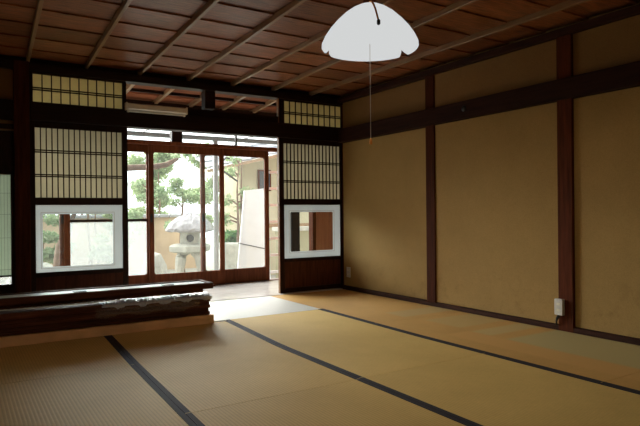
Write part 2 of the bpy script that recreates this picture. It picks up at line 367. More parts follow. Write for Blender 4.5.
wbox('beam', XP - 0.022, XW + 0.008, YF, 5.5, 1.683, 1.835, W_BEAM, 0.004)
wbox('cornice', XP - 0.02, XW + 0.009, YF, 5.5, 2.145, 2.2, W_BEAM, 0.004)
wbox('sill_board', XP + 0.002, XW + 0.008, YF, 5.5, 0.0, 0.035, W_BEAM, 0.002)
bm = bmesh.new(); add_lathe(bm, [(0.012, 0.0), (0.024, 0.004), (0.027, 0.010), (0.018, 0.017), (0.006, 0.02)], 12)
o = obj('nail_cover', bm, BLACKP, wr, (XP - 0.022 - wl.x, 3.53 - wl.y, 1.765 - wl.z), smooth=True); o.rotation_euler = (0, -math.pi / 2, 0)

# outlets
def outlet(y, z, label, cord=False):
    t = empty('wall_outlet', (XP if cord else XW - 0.0065, y, z)); tag(t, label, 'outlet')
    box('cover_plate', -0.012 if not cord else -0.03, 0, -0.034, 0.034, -0.058, 0.058, PLASTW, t, 0.003)
    f = -0.012 if not cord else -0.03
    for dz in (-0.022, 0.022): box('socket', f - 0.002, f, -0.012, 0.012, dz - 0.009, dz + 0.009, FIXT, t)
    return t
outlet(5.40, 0.195, 'white wall outlet on ochre plaster beside the corner shoji')
outlet(2.625, 0.175, 'white outlet box on foot of the wide dark red post', True)
bm = bmesh.new(); add_tube(bm, [(0, 0, 0), (-0.01, 0.01, -0.02), (0.0, 0.025, -0.045), (0.012, 0.03, -0.075)], [0.012, 0.010, 0.006, 0.006], 8)
tag(obj('power_plug', bm, BLACKP, None, (XP - 0.016, 2.628, 0.112), smooth=True), 'small black plug with short cord under the white outlet box', 'plug')

# ------------------------------------------------------------ left and front walls (outside the view)
wlft = struct(box('wall_left', XL - 0.12, XL, YF, 5.65, -0.1, 0.35, PLAST), 'ochre plaster wall under the added side window')
o = box('plaster_panel', -0.06, 0.06, -3.625, 3.625, 1.6, 2.2, PLAST, wlft)
for a, b_ in ((YF, -0.85), (3.25, 5.65)): box('plaster_panel', -0.06, 0.06, a - 2.025, b_ - 2.025, 0.225, 1.6, PLAST, wlft)
def lattice(parent, x0, x1, z0, z1, nx, zs, bw=0.0085, d=0.012, axis='x', y=0.0):
    """vertical and horizontal lattice bars in the local x/z plane"""
    zc, h = (z0 + z1) / 2, z1 - z0
    first = None
    for i in range(1, nx):
        x = x0 + (x1 - x0) * i / nx
        if first is None: first = box('lattice_bar', x - bw / 2, x + bw / 2, y, y + d, z0, z1, W_LATT, parent)
        else: again(first, (x, y + d / 2, zc), parent)
    first = None
    for z in zs:
        if first is None: first = box('lattice_rail', x0, x1, y - 0.001, y + d - 0.003, z - bw * 0.6, z + bw * 0.6, W_LATT, parent)
        else: again(first, ((x0 + x1) / 2, y + d / 2 - 0.002, z), parent)
w4 = empty('added_side_window', (XL - 0.06, -0.85, 0.35), (0, 0, math.radians(90))); struct(w4, 'unseen papered side window added to light the room')  # unseen window, added to let more daylight onto the floor
box('window_frame', 0, 4.1, -0.05, 0.05, 0, 0.05, W_SHOJI, w4); box('window_frame', 0, 4.1, -0.05, 0.05, 1.47, 1.52, W_SHOJI, w4)
for k in range(5): box('stile', k * 1.025 - (0.0 if k == 0 else 0.03), k * 1.025 + (0.0 if k == 4 else 0.03), -0.02, 0.02, 0.05, 1.47, W_SHOJI, w4)
for k in range(4):
    box('paper', k * 1.025 + 0.03, (k + 1) * 1.025 - 0.03, -0.001, 0.001, 0.05, 1.47, PAPER_SIDE, w4)
struct(box('wall_front', XL, XW + 0.1, YF - 0.12, YF, -0.1, 2.3, PLAST), 'ochre plaster wall behind the viewer')

# ------------------------------------------------------------ ceiling
ceil = struct(box('ceiling', XL - 0.1, XW + 0.12, YF - 0.1, 5.66, 2.27, 2.33, W_CEIL), 'brown board ceiling on slender battens')
cl = Vector(ceil.location)
y = YF; first = None; bwid = 0.352
bm = bmesh.new()
def board_mesh(wx):
    bm = bmesh.new(); v = add_box(bm, -wx / 2, wx / 2, -bwid / 2, bwid / 2 + 0.012, 0.0, 0.009)
    for q in v:
        if q.co.y > 0: q.co.z += 0.012
        else: q.co.z -= 0.0
    return bm
y0 = 5.60
XM = (XL + XW + 0.1) / 2
k = 0
while y0 - bwid * k > YF:
    yy = y0 - bwid * (k + 0.5)
    if first is None: first = obj('ceiling_board', board_mesh(XW + 0.1 - XL), W_CEIL, ceil, (XM - cl.x, yy - cl.y, ZC - cl.z))
    else: again(first, (XM - cl.x, yy - cl.y, ZC - cl.z), ceil)
    k += 1
first = None
for i in range(-3, 8):
    x = 0.52 + 0.476 * i; xa = x                          # the old battens run a few degrees off true
    if x < XL + 0.1 or x > XP - 0.1: continue
    sk = 0.045 if x < 3.1 else 0.0; x -= sk * (5.56 - YF) / 2
    if x < XL: continue
    if first is None:
        bm = bmesh.new(); L2 = (5.56 - YF) / 2
        prof = [(-0.0135, 0.042), (-0.0135, 0.003), (-0.0105, 0.0), (0.0105, 0.0), (0.0135, 0.003), (0.0135, 0.042)]
        A = [bm.verts.new((px, -L2, pz)) for px, pz in prof]; B = [bm.verts.new((px, L2, pz)) for px, pz in prof]
        for j in range(6): bm.faces.new((A[j], A[(j + 1) % 6], B[(j + 1) % 6], B[j]))
        bm.faces.new(A); bm.faces.new(B)
        first = obj('batten', bm, W_BATT, ceil, (x - cl.x, (5.56 + YF) / 2 - cl.y, 2.2 - cl.z)); first.rotation_euler = (0, 0, -sk)
    else: again(first, (x - cl.x, (5.56 + YF) / 2 - cl.y, 2.2 - cl.z), ceil, (0, 0, -sk))

# ------------------------------------------------------------ back wall frame
wb = empty('wall_back', (0, YB, 0)); struct(wb, 'dark timber frame of posts and lintels holding the shoji')
def bb(name, x0, x1, z0, z1, m=W_BEAMX, y0=-0.05, y1=0.06, bev=0.004, label=None): return box(name, x0, x1, y0, y1, z0, z1, m, wb, bev, label)
bb('post', 0.405, 0.525, 0.0, 2.2, W_POST, -0.06, 0.07)
bb('post', 3.79, 3.862, 0.0, 2.2, W_POST, -0.055, 0.07)
bb('post', 2.112, 2.222, 1.94, 2.122, W_BEAMX, -0.045, 0.06)
bb('top_beam', XL, 3.86, 2.125, 2.195, W_BEAMX, -0.055, 0.07)
bb('top_plate', XL, 3.86, 2.1955, 2.34, W_BEAMX, 0.015, 0.09)
bb('lintel_beam', XL, 0.404, 1.69, 1.86, W_BEAMX, -0.06, 0.06)
bb('lintel_beam', 0.526, 3.789, 1.70, 1.855, W_BEAMX, -0.062, 0.065)
bb('sill_rail', 1.345, 2.955, 1.856, 1.93, W_BEAMX, -0.02, 0.055)
# far left bay
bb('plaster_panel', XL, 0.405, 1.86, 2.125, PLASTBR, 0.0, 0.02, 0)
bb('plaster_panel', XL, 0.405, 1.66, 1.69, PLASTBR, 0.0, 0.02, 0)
bb('board_panel', XL, 0.405, 1.26, 1.66, W_SHOJI, -0.01, 0.02, 0)
bb('thin_rail', XL, 0.405, 1.60, 1.612, W_BATT, -0.03, -0.01, 0)
bb('board_panel', XL, 0.405, 0.0, 0.27, W_SHOJI, -0.01, 0.02, 0)
bb('board_panel', XL, -0.62, 0.27, 1.26, W_SHOJI, -0.01, 0.02, 0)
w3 = empty('window_3', (-0.62, YB, 0.27)); struct(w3, 'papered window with fine lattice left of the thick post')
box('window_frame', 0, 1.025, -0.03, 0.03, 0, 0.028, W_SHOJI, w3); box('window_frame', 0, 1.025, -0.03, 0.03, 0.96, 0.99, W_SHOJI, w3)
box('window_frame', 0, 0.03, -0.03, 0.03, 0.028, 0.96, W_SHOJI, w3); box('window_frame', 1.0, 1.025, -0.03, 0.03, 0.028, 0.96, W_SHOJI, w3)
box('window_rail', 0.03, 1.0, -0.012, 0.012, 0.09, 0.102, W_SHOJI, w3)
box('paper', 0.03, 1.0, 0.010, 0.012, 0.102, 0.96, PAPER_WIN, w3)
box('glass_pane', 0.03, 1.0, 0.004, 0.007, 0.028, 0.09, FROSTP, w3)
def thin_latt():
    f = None; W_THIN = plain('grey_lattice_wood', (0.16, 0.17, 0.15), 0.6)
    for i in range(1, 40):
        x = 0.03 + 0.97 * i / 40
        if f is None: f = box('lattice_bar', x - 0.0012, x + 0.0012, 0.004, 0.0095, 0.102, 0.96, W_THIN, w3)
        else: again(f, (x, 0.00675, 0.531), w3)
    for z in (0.15, 0.42, 0.62, 0.80): box('lattice_rail', 0.03, 1.0, 0.005, 0.009, z - 0.0015, z + 0.0015, W_THIN, w3)
thin_latt()

# shoji doors with lattice above, clear glass with a frosted border in the middle, a boarded foot
def rounded_border(name, x0, x1, z0, z1, cx0, cx1, cz0, cz1, r, mat, parent, y0, y1):
    """flat ring: rectangle outside, rounded rectangle inside"""
    bm = bmesh.new(); n = 5; inner = []; outer = []
    corners = [(cx1 - r, cz1 - r, 0), (cx0 + r, cz1 - r, 90), (cx0 + r, cz0 + r, 180), (cx1 - r, cz0 + r, 270)]
    oc = [(x1, z1), (x0, z1), (x0, z0), (x1, z0)]
    for (ax, az, d), (ox, oz) in zip(corners, oc):
        for k in range(n + 1):
            t = math.radians(d + 90 * k / n); inner.append((ax + r * math.cos(t), az + r * math.sin(t)))
            outer.append((ox, oz))
    for yy in (y0, y1):
        I = [bm.verts.new((p[0], yy, p[1])) for p in inner]; O = []
        ov = {}
        for q in outer:
            if q not in ov: ov[q] = bm.verts.new((q[0], yy, q[1]))
            O.append(ov[q])
        m_ = len(I)
        for k in range(m_):
            a, b_ = I[k], I[(k + 1) % m_]; c, d = O[k], O[(k + 1) % m_]
            bm.faces.new((a, b_, c) if c is d else (a, b_, d, c))
    bm.verts.ensure_lookup_table()
    return obj(name, bm, mat, parent)
def shoji_door(name, x0, x1, px0, px1, cx0, cx1, edge_side, label, gz0):
    t = empty(name, (x0, YB, 0.004)); struct(t, label); W = x1 - x0; y0, y1 = -0.018, 0.018
    box('stile', 0, px0 - x0, y0, y1, 0, 1.6955, W_SHOJI, t, 0.002); box('stile', px1 - x0, W, y0, y1, 0, 1.6955, W_SHOJI, t, 0.002)
    a, b_ = px0 - x0, px1 - x0
    box('rail', a, b_, y0, y1, 1.641, 1.6955, W_SHOJI, t, 0.002)
    box('rail', a, b_, y0, y1, 0.966, 1.030, W_SHOJI, t, 0.002)
    box('rail', a, b_, y0, y1, 0.335, 0.374, W_SHOJI, t, 0.002)
    box('rail', a, b_, y0, y1, 0.0, 0.05, W_SHOJI, t, 0.002)
    box('foot_board', a, b_, -0.004, 0.006, 0.05, 0.335, W_KOSHI, t)
    lattice(t, a, b_, 1.030, 1.641, 16, (1.445, 1.427, 1.231, 1.215), y=-0.008)
    box('paper', a, b_, 0.0042, 0.0052, 1.030, 1.641, PAPER_LO, t)
    box('glass_pane', a, b_, 0.002, 0.005, 0.374, 0.966, GLASS2, t)
    rounded_border('frosted_border', a, b_, 0.374, 0.966, cx0 - x0, cx1 - x0, gz0, 0.884, 0.016, FROST, t, -0.0005, 0.001)
    l = 0.006                                                 # thin printed line round the clear field
    for s in (0.014,):
        fx0, fx1, fz0, fz1 = cx0 - x0 - s, cx1 - x0 + s, gz0 - s, 0.884 + s
        box('inset_line', fx0, fx1, -0.0025, -0.0008, fz1, fz1 + 0.0022, W_EDGE, t); box('inset_line', fx0, fx1, -0.0025, -0.0008, fz0, fz0 + 0.0022, W_EDGE, t)
        box('inset_line', fx0, fx0 + 0.0022, -0.0025, -0.0008, fz0, fz1, W_EDGE, t); box('inset_line', fx1, fx1 + 0.0022, -0.0025, -0.0008, fz0, fz1, W_EDGE, t)
    if edge_side == 'w': box('worn_edge', -0.008, 0.0, y0, y1, 0, 1.6955, W_EDGE, t, label='pale worn edge board')
    else: box('worn_edge', W, W + 0.006, y0, y1, 0, 1.6955, W_SHOJI, t)
    return t
shoji_door('door_1', 0.526, 1.345, 0.568, 1.303, 0.625, 1.215, 'e', 'left shoji screen with lattice paper above a wide clear pane', 0.42)
shoji_door('door_2', 2.966, 3.789, 3.02, 3.767, 3.103, 3.667, 'w', 'right corner shoji screen with lattice paper above a rounded clear pane', 0.446)

def ranma(name, x0, x1, px0, px1, label):
    t = empty(name, (x0, YB, 1.856)); struct(t, label); a, b_ = px0 - x0, px1 - x0; W = x1 - x0
    box('stile', 0, a, -0.02, 0.02, 0, 0.268, W_SHOJI, t); box('stile', b_, W, -0.02, 0.02, 0, 0.268, W_SHOJI if name != 'window_2' else W_SHOJI, t)
    box('rail', a, b_, -0.02, 0.02, 0, 0.01, W_SHOJI, t); box('rail', a, b_, -0.02, 0.02, 0.255, 0.268, W_SHOJI, t)
    lattice(t, a, b_, 0.01, 0.255, 10, (0.135, 0.117), y=-0.008)
    box('paper', a, b_, 0.0045, 0.0055, 0.01, 0.255, PAPER_UP, t)
    if name == 'window_2': box('worn_edge', -0.01, 0, -0.02, 0.02, 0.0, 0.268, W_EDGE, t)
    return t
ranma('window_1', 0.526, 1.343, 0.555, 1.311, 'left papered transom lattice above the wide-pane shoji')
ranma('window_2', 2.966, 3.789, 3.03, 3.786, 'right papered transom lattice above the corner shoji')

# fluorescent fixture on the lintel
t = empty('ceiling_fixture', (1.61, YB - 0.064, 1.875)); t.name = 'fluorescent_lamp'
tag(t, 'slim cream fluorescent lamp housing fixed on the lintel left of centre', 'lamp')
bm = bmesh.new()
pr = [(0, 0.036), (-0.045, 0.036), (-0.062, 0.026), (-0.062, -0.014), (-0.05, -0.022), (0, -0.022)]
A = [bm.verts.new((-0.285, p, q)) for p, q in pr]; B = [bm.verts.new((0.285, p, q)) for p, q in pr]
for j in range(6): bm.faces.new((A[j], A[(j + 1) % 6], B[(j + 1) % 6], B[j]))
bm.faces.new(A); bm.faces.new(B); obj('housing', bm, FIXT, t)
bm = bmesh.new(); add_tube(bm, [(-0.262, 0, 0), (0.262, 0, 0)], 0.011, 12); obj('tube', bm, PLASTW, t, (0, -0.028, -0.033), smooth=True)
for s in (-1, 1):
    box('end_cap', s * 0.285 - 0.006, s * 0.285 + 0.006, -0.066, 0, -0.028, 0.04, FIXT, t, 0.002)
    box('lamp_holder', s * 0.268 - 0.008, s * 0.268 + 0.008, -0.04, -0.016, -0.046, -0.022, FIXT, t)
bm = bmesh.new(); add_lathe(bm, [(0.024, 0), (0.026, 0.004), (0.026, 0.014), (0.02, 0.02)], 16)
o = obj('door_chime', bm, PLASTW, None, (3.772, YB - 0.0625, 1.785), smooth=True); o.rotation_euler = (math.pi / 2, 0, 0); o.name = 'round_sensor'
tag(o, 'small round white sensor on the dark lintel in the corner', 'sensor')

# ------------------------------------------------------------ veranda: outer frame, glass sliding doors, ceiling
YD = 6.90
SLATE = plain('dark_slate_paint', (0.02, 0.021, 0.023), 0.6, 0.2, 0.1)
SIDEW = plain('greenish_cream_render', (0.40, 0.38, 0.25), 0.9, 0.2, 0.08, 3)
vw = empty('wall_outer', (0, YD, 0)); struct(vw, 'red brown timber frame round the veranda glass doors')
def vb(name, x0, x1, z0, z1, m=W_DOOR, y0=-0.05, y1=0.06, bev=0.003): return box(name, x0, x1, y0, y1, z0, z1, m, vw, bev)
vb('head_rail', XL, 4.95, 1.71, 1.755, W_DOOR, -0.07, 0.07)
vb('top_beam', XL, 4.95, 2.06, 2.215, W_BEAMX)
vb('top_plate', XL, 4.95, 2.216, 2.5, W_BEAMX, 0.07, 0.13)
vb('sill_rail', XL, 4.95, -0.06, -0.02, W_DOOR, -0.08, 0.08)
vb('post', 2.205, 2.335, 1.756, 2.06, W_BEAMX, -0.04, 0.05)
vb('post', 3.84, 3.975, -0.02, 2.06, SLATE, -0.06, 0.075)
vb('post', 4.19, 4.245, -0.02, 1.71, W_POST)
vb('storage_board', 4.25, 4.60, -0.02, 1.71, BROWNBD, -0.02, 0.0, 0); vb('storage_board', 4.603, 4.95, -0.02, 1.71, BROWNBD, -0.02, 0.0, 0)
vb('transom_bar', 3.05, 3.072, 1.756, 2.06, W_BEAMX, -0.015, 0.015, 0)
vb('transom_bar', 0.86, 0.98, 1.756, 2.06, W_BEAMX, -0.04, 0.05, 0)
box('transom_pane', XL, 2.204, 0.0, 0.003, 1.756, 2.06, GLASS, vw); box('transom_pane', 2.336, 3.049, 0.0, 0.003, 1.756, 2.06, GLASS, vw); box('transom_pane', 3.073, 3.839, 0.0, 0.003, 1.756, 2.06, GLASS, vw)
box('plaster_panel', 3.976, 4.95, 0.0, 0.02, 1.756, 2.06, PLASTBR, vw)
def glass_door(name, x0, x1, y, label, muntin=None, pane=GLASS):
    t = empty(name, (x0, y, -0.018)); struct(t, label); W = x1 - x0; s = 0.06
    box('stile', 0, s, -0.016, 0.016, 0, 1.727, W_DOOR, t, 0.003); box('stile', W - s, W, -0.016, 0.016, 0, 1.727, W_DOOR, t, 0.003)
    box('rail', s, W - s, -0.016, 0.016, 0, 0.178, W_DOOR, t, 0.003); box('rail', s, W - s, -0.016, 0.016, 1.638, 1.727, W_DOOR, t, 0.003)
    for cx, cz, sx, sz in ((s, 0.178, 1, 1), (W - s, 0.178, -1, 1), (s, 1.638, 1, -1), (W - s, 1.638, -1, -1)):
        bm = bmesh.new(); R = 0.03; pts = [(0, 0)] + [(R - R * math.sin(math.radians(a)), R - R * math.cos(math.radians(a))) for a in (0, 22, 45, 67, 90)]
        F = [bm.verts.new((cx + sx * p, -0.012, cz + sz * q)) for p, q in pts]; G = [bm.verts.new((cx + sx * p, 0.012, cz + sz * q)) for p, q in pts]
        bm.faces.new(F); bm.faces.new(G)
        for j in range(len(F)): bm.faces.new((F[j], F[(j + 1) % len(F)], G[(j + 1) % len(F)], G[j]))
        obj('corner_fillet', bm, W_DOOR, t)
    if muntin:
        box('muntin', s, W - s, -0.012, 0.012, muntin - 0.014, muntin + 0.014, W_SHOJI, t)
        box('glass_pane', s, W - s, -0.002, 0.002, 0.178, muntin - 0.014, FROSTP, t, label='frosted lower pane'); box('glass_pane', s, W - s, -0.002, 0.002, muntin + 0.014, 1.638, pane, t)
    else: box('glass_pane', s, W - s, -0.002, 0.002, 0.178, 1.638, pane, t)
    box('finger_pull', 0.018, 0.042, -0.018, -0.0155, 0.80, 0.90, BLACKP, t)
    return t
glass_door('door_3', 1.92, 2.88, YD - 0.02, 'large clear glass sliding door before the stone lantern')
glass_door('door_4', 2.58, 3.54, YD + 0.022, 'clear glass sliding door before the leaning white board')
glass_door('door_5', 0.945, 1.965, YD + 0.022, 'glass sliding door with a dark crossbar behind the left shoji', 0.83)
glass_door('door_6', 0.085, 1.05, YD - 0.02, 'glass sliding door seen through the left end of the wide pane')
glass_door('door_7', -0.86, 0.12, YD + 0.022, 'glass sliding door at the veranda left end')
struct(box('wall_veranda_right', 4.95, 5.05, 5.64, 7.05, -0.1, 2.4, CREAMW), 'cream end wall of the veranda')
struct(box('wall_veranda_left', XL - 0.12, XL, 5.66, 7.05, -0.1, 2.4, CREAMW), 'cream wall at the left veranda end')
struct(box('wall_veranda_inner', 3.87, 4.95, 5.55, 5.64, -0.1, 2.4, PLASTBR), 'brown plaster wall beyond the room corner')
# veranda ceiling: sloping boards on rafters
vc = empty('ceiling_veranda', (0, 0, 0)); struct(vc, 'sloping red brown board ceiling of the veranda on rafters')
def vz(y): return 2.205 + (6.98 - y) * 0.085
first = None; sl = math.atan(0.085)
for i in range(8):
    yy = 5.70 + 0.176 * i
    if first is None:
        bm = bmesh.new(); add_box(bm, -3.15, 3.15, -0.085, 0.085, 0, 0.012); first = obj('ceiling_board', bm, W_VCEIL, vc, (1.8, yy, vz(yy) + 0.03)); first.rotation_euler = (-sl, 0, 0)
    else: again(first, (1.8, yy, vz(yy) + 0.03 + (0.008 if i % 2 else 0)), vc)
first = None
for i in range(14):
    x = -1.0 + 0.43 * i
    if first is None:
        bm = bmesh.new(); add_box(bm, -0.018, 0.018, -0.66, 0.66, -0.02, 0.028); first = obj('rafter', bm, W_BATT, vc, (x, 6.32, vz(6.32))); first.rotation_euler = (-sl, 0, 0)
    else: again(first, (x, 6.32, vz(6.32)), vc)
for yy in (5.98, 6.5): box('cross_bar', XL, 4.95, yy - 0.02, yy + 0.02, vz(yy) + 0.0, vz(yy) + 0.03, W_BEAMX, vc)
box('roof_sheet', XL - 0.1, 5.05, 5.62, 7.1, 2.42, 2.46, W_BEAMX, vc)

# ------------------------------------------------------------ pendant lamp
px, py = 1.655, 2.173
lamp = empty('pendant_lamp', (px, py, 1.655)); tag(lamp, 'white petal-edged dome pendant lamp with long pull string', 'lamp')
mg = bpy.data.materials.new('glowing_white_shade'); mg.use_nodes = True
b = mg.node_tree.nodes['Principled BSDF']; b.inputs['Base Color'].default_value = (0, 0, 0, 1); b.inputs['Roughness'].default_value = 1.0; b.inputs['Specular IOR Level'].default_value = 0.0
b.inputs['Emission Color'].default_value = (0.98, 1.0, 1.0, 1); b.inputs['Emission Strength'].default_value = 0.66
far = math.atan2(0.8463, 0.5326)
notch = [far + math.radians(a) for a in (64, -54, -140, -210)]
def petal(r, z, t):
    k = 0.0
    for nn in notch:
        d = abs((t - nn + math.pi) % (2 * math.pi) - math.pi); k = max(k, math.exp(-(d / 0.07) ** 2))
    f = max(0.0, (0.07 - z) / 0.07)
    mids = math.cos(2 * (t - (far + math.radians(5))) ) ** 2
    return r * (1 - 0.10 * k * f), z + 0.03 * k * f
prof = [(0.222, -0.004), (0.228, 0.004), (0.227, 0.02), (0.213, 0.05), (0.19, 0.085), (0.158, 0.122), (0.12, 0.158), (0.085, 0.183), (0.055, 0.198), (0.022, 0.205)]
bm = bmesh.new(); add_lathe(bm, prof, 96, fn=petal, cap=False)
sh = obj('lamp_shade', bm, mg, lamp, smooth=True)
md = sh.modifiers.new('thickness', 'SOLIDIFY'); md.thickness = 0.003
bm = bmesh.new(); add_lathe(bm, [(0.205, 0.032), (0.19, 0.026), (0.10, 0.021), (0.0001, 0.02)], 48, cap=False); obj('diffuser', bm, mg, lamp, smooth=True)
bm = bmesh.new(); add_lathe(bm, [(0.022, 0.195), (0.03, 0.205), (0.03, 0.225), (0.012, 0.24), (0.012, 0.26)], 16); obj('lamp_cap', bm, W_DOOR, lamp, smooth=True)
bm = bmesh.new(); add_tube(bm, [(0, 0, 0.25), (0, 0, 2.2 - 1.655)], 0.004, 8); obj('power_cord', bm, BLACKP, lamp)
bm = bmesh.new(); add_lathe(bm, [(0.02, 0), (0.045, 0.01), (0.05, 0.035)], 16); obj('ceiling_rose', bm, PLASTW, lamp, (0, 0, 2.2 - 1.655), smooth=True)
bm = bmesh.new(); add_tube(bm, [(0, 0, 0.02), (0, 0, -0.43)], 0.0014, 6); obj('pull_string', bm, plain('string', (0.85, 0.78, 0.66), 0.8), lamp)
ORANGE = plain('orange_knob', (0.90, 0.36, 0.05), 0.5)
bm = bmesh.new(); add_lathe(bm, [(0.003, 0), (0.008, 0.004), (0.006, 0.022), (0.002, 0.03)], 10); obj('pull_knob', bm, ORANGE, lamp, (0, 0, -0.455), smooth=True)
ux, uy = 0.8463, -0.5326; fx_, fy_ = -0.5326, -0.8463        # sideways and towards the room's front
bm = bmesh.new(); pts = [(fx_ * 0.03, fy_ * 0.03, 0.21)] + [(fx_ * r + ux * s, fy_ * r + uy * s, z) for r, s, z in ((0.09, 0.002, 0.19), (0.13, 0.006, 0.163), (0.17, 0.011, 0.126), (0.2, 0.015, 0.088), (0.222, 0.019, 0.056))]
add_tube(bm, pts, 0.0045, 8); obj('switch_cord', bm, ORANGE, lamp, smooth=True)
bm = bmesh.new(); add_lathe(bm, [(0.004, -0.012), (0.008, -0.008), (0.008, 0.008), (0.004, 0.012)], 8); obj('cord_bead', bm, BLACKP, lamp, (pts[-1][0], pts[-1][1], pts[-1][2] - 0.006), smooth=True)
bulb = bpy.data.lights.new('bulb_light', 'POINT'); bulb.energy = 14.0; bulb.color = (1.0, 0.84, 0.62); bulb.shadow_soft_size = 0.03
bo = bpy.data.objects.new('bulb_light', bulb); C.objects.link(bo); bo.parent = lamp; bo.location = (0.05, 0.13, 0.012)

# ------------------------------------------------------------ stack of removed screens and planks
def bundle(name, x0, x1, y0, y1, z0, z1, mat, label, bevel=0.004, ribs=0):
    t = box(name, x0, x1, y0, y1, z0, z1, mat, None, bevel); tag(t, label, 'panel'); return t
def crumple(name, x0, x1, y0, y1, z0, z1, mat, amp, nx, seed, parent=None):
    bm = bmesh.new(); rnd = random.Random(seed); ny = 6; nz = 3
    bmesh.ops.create_cube(bm, size=1.0)
    bmesh.ops.scale(bm, vec=(x1 - x0, y1 - y0, z1 - z0), verts=bm.verts)
    ex = [e for e in bm.edges if abs(e.verts[0].co.x - e.verts[1].co.x) > 0.01]; bmesh.ops.subdivide_edges(bm, edges=ex, cuts=nx, use_grid_fill=True)
    ez = [e for e in bm.edges if abs(e.verts[0].co.z - e.verts[1].co.z) > 0.01]; bmesh.ops.subdivide_edges(bm, edges=ez, cuts=nz, use_grid_fill=True)
    ey = [e for e in bm.edges if abs(e.verts[0].co.y - e.verts[1].co.y) > 0.01]; bmesh.ops.subdivide_edges(bm, edges=ey, cuts=ny, use_grid_fill=True)
    h = (z1 - z0) / 2
    for v in bm.verts:
        k = amp if v.co.z > -h * 0.9 else 0.0
        v.co += Vector((rnd.uniform(-1, 1) * amp * 0.4, rnd.uniform(-1, 1) * amp * 0.5, rnd.uniform(-0.9, 0.3) * k))
    return obj(name, bm, mat, parent, ((x0 + x1) / 2, (y0 + y1) / 2, (z0 + z1) / 2))
XS0, XS1 = -0.75, 1.715
k1 = crumple('paper_bundle', XS0, XS1 + 0.012, 4.355, 4.92, 0.0026, 0.072, KRAFT, 0.006, 40, 3); tag(k1, 'long flat bundle wrapped in brown kraft paper under the stack', 'bundle')
zz = 0.0735
names = [('plain dark lacquered screen resting on the kraft paper bundle', 0.004), ('dark wooden screen second above the kraft paper bundle', -0.006), ('reddish dark screen third above the kraft paper bundle', 0.006), ('dark wooden screen just under the plastic-wrapped one', 0.0)]
for i, (lb, dx) in enumerate(names):
    t = empty('stacked_screen', (XS0, 4.375 + (0.004 if i % 2 else 0), zz)); tag(t, lb, 'screen', 'screens stacked on the tatami')
    W = XS1 - 0.015 + dx - XS0; h = 0.0252
    for a, b_ in ((0, 0.045), (0.455, 0.5)): box('rail', 0, W, a, b_, 0, h, W_STACK, t, 0.003)
    for a, b_ in ((0, 0.04), (W - 0.04, W)): box('stile', a, b_, 0.046, 0.454, 0, h, W_STACK, t, 0.002)
    box('panel_board', 0.04, W - 0.04, 0.046, 0.454, 0.006, 0.018, W_KOSHI, t)
    zz += h + 0.001
PLASTIC = pane_mat('thin_clear_plastic_wrap', (0.92, 0.93, 0.95), 0.30)
t = empty('wrapped_screen', (XS0, 4.37, zz)); tag(t, 'dark screen wrapped in crumpled clear plastic sheet near stack top', 'screen', None)
W = XS1 - XS0
box('screen_frame', 0, W - 0.006, 0.006, 0.5, 0.0, 0.044, W_STACK, t, 0.004)
bm = bmesh.new(); rnd = random.Random(5); nx, ny = 90, 10
grid = []
for j in range(ny + 1):
    row = []
    for i in range(nx + 1):
        x = 1.62 + (W + 0.004 - 1.62) * i / nx - 0.0
        s = j / ny
        if s < 0.35: yy = -0.006; z = 0.018 + (0.031) * (s / 0.35)
        else: yy = -0.006 + (s - 0.35) / 0.65 * 0.45; z = 0.049
        z += rnd.uniform(-0.006, 0.012) if s > 0.3 else 0; yy += rnd.uniform(-0.004, 0.002) if s <= 0.35 else 0
        if s < 0.05: z += 0.012 * math.sin(i * 0.35) + rnd.uniform(0, 0.01)
        row.append(bm.verts.new((x + (rnd.uniform(0, 0.03) if i == 0 else 0), yy, z)))
    grid.append(row)
for j in range(ny):
    for i in range(nx): bm.faces.new((grid[j][i], grid[j][i + 1], grid[j + 1][i + 1], grid[j + 1][i]))
bmesh.ops.recalc_face_normals(bm, faces=bm.faces)
bm2 = bmesh.new(); grid = []
for j in range(5):
    row = []
    for i in range(61):
        x = 1.58 + 0.78 * i / 60; fz = j / 4
        row.append(bm2.verts.new((x, -0.010 + rnd.uniform(-0.006, 0.003), 0.02 - fz * (0.062 + 0.012 * math.sin(i * 0.3)) + rnd.uniform(-0.006, 0.006))))
    grid.append(row)
for j in range(4):
    for i in range(60): bm2.faces.new((grid[j][i], grid[j][i + 1], grid[j + 1][i + 1], grid[j + 1][i]))
skirt_mat = plain('clear_film_skirt', (0.55, 0.5, 0.48), 0.12, 1.0); skirt_mat.node_tree.nodes['Principled BSDF'].inputs['Alpha'].default_value = 0.22
obj('plastic_skirt', bm2, skirt_mat, t)
mp_ = plain('shiny_plastic_film', (0.62, 0.64, 0.70), 0.22, 1.0)
ntp = mp_.node_tree; pb = ntp.nodes['Principled BSDF']; pb.inputs['Alpha'].default_value = 0.8
for l in [l for l in ntp.links if l.to_socket == pb.inputs['Base Color']]: ntp.links.remove(l)
pb.inputs['Base Color'].default_value = (0.62, 0.64, 0.72, 1)
o = obj('plastic_wrap', bm, mp_, t); o['label'] = 'crumpled clear plastic film'
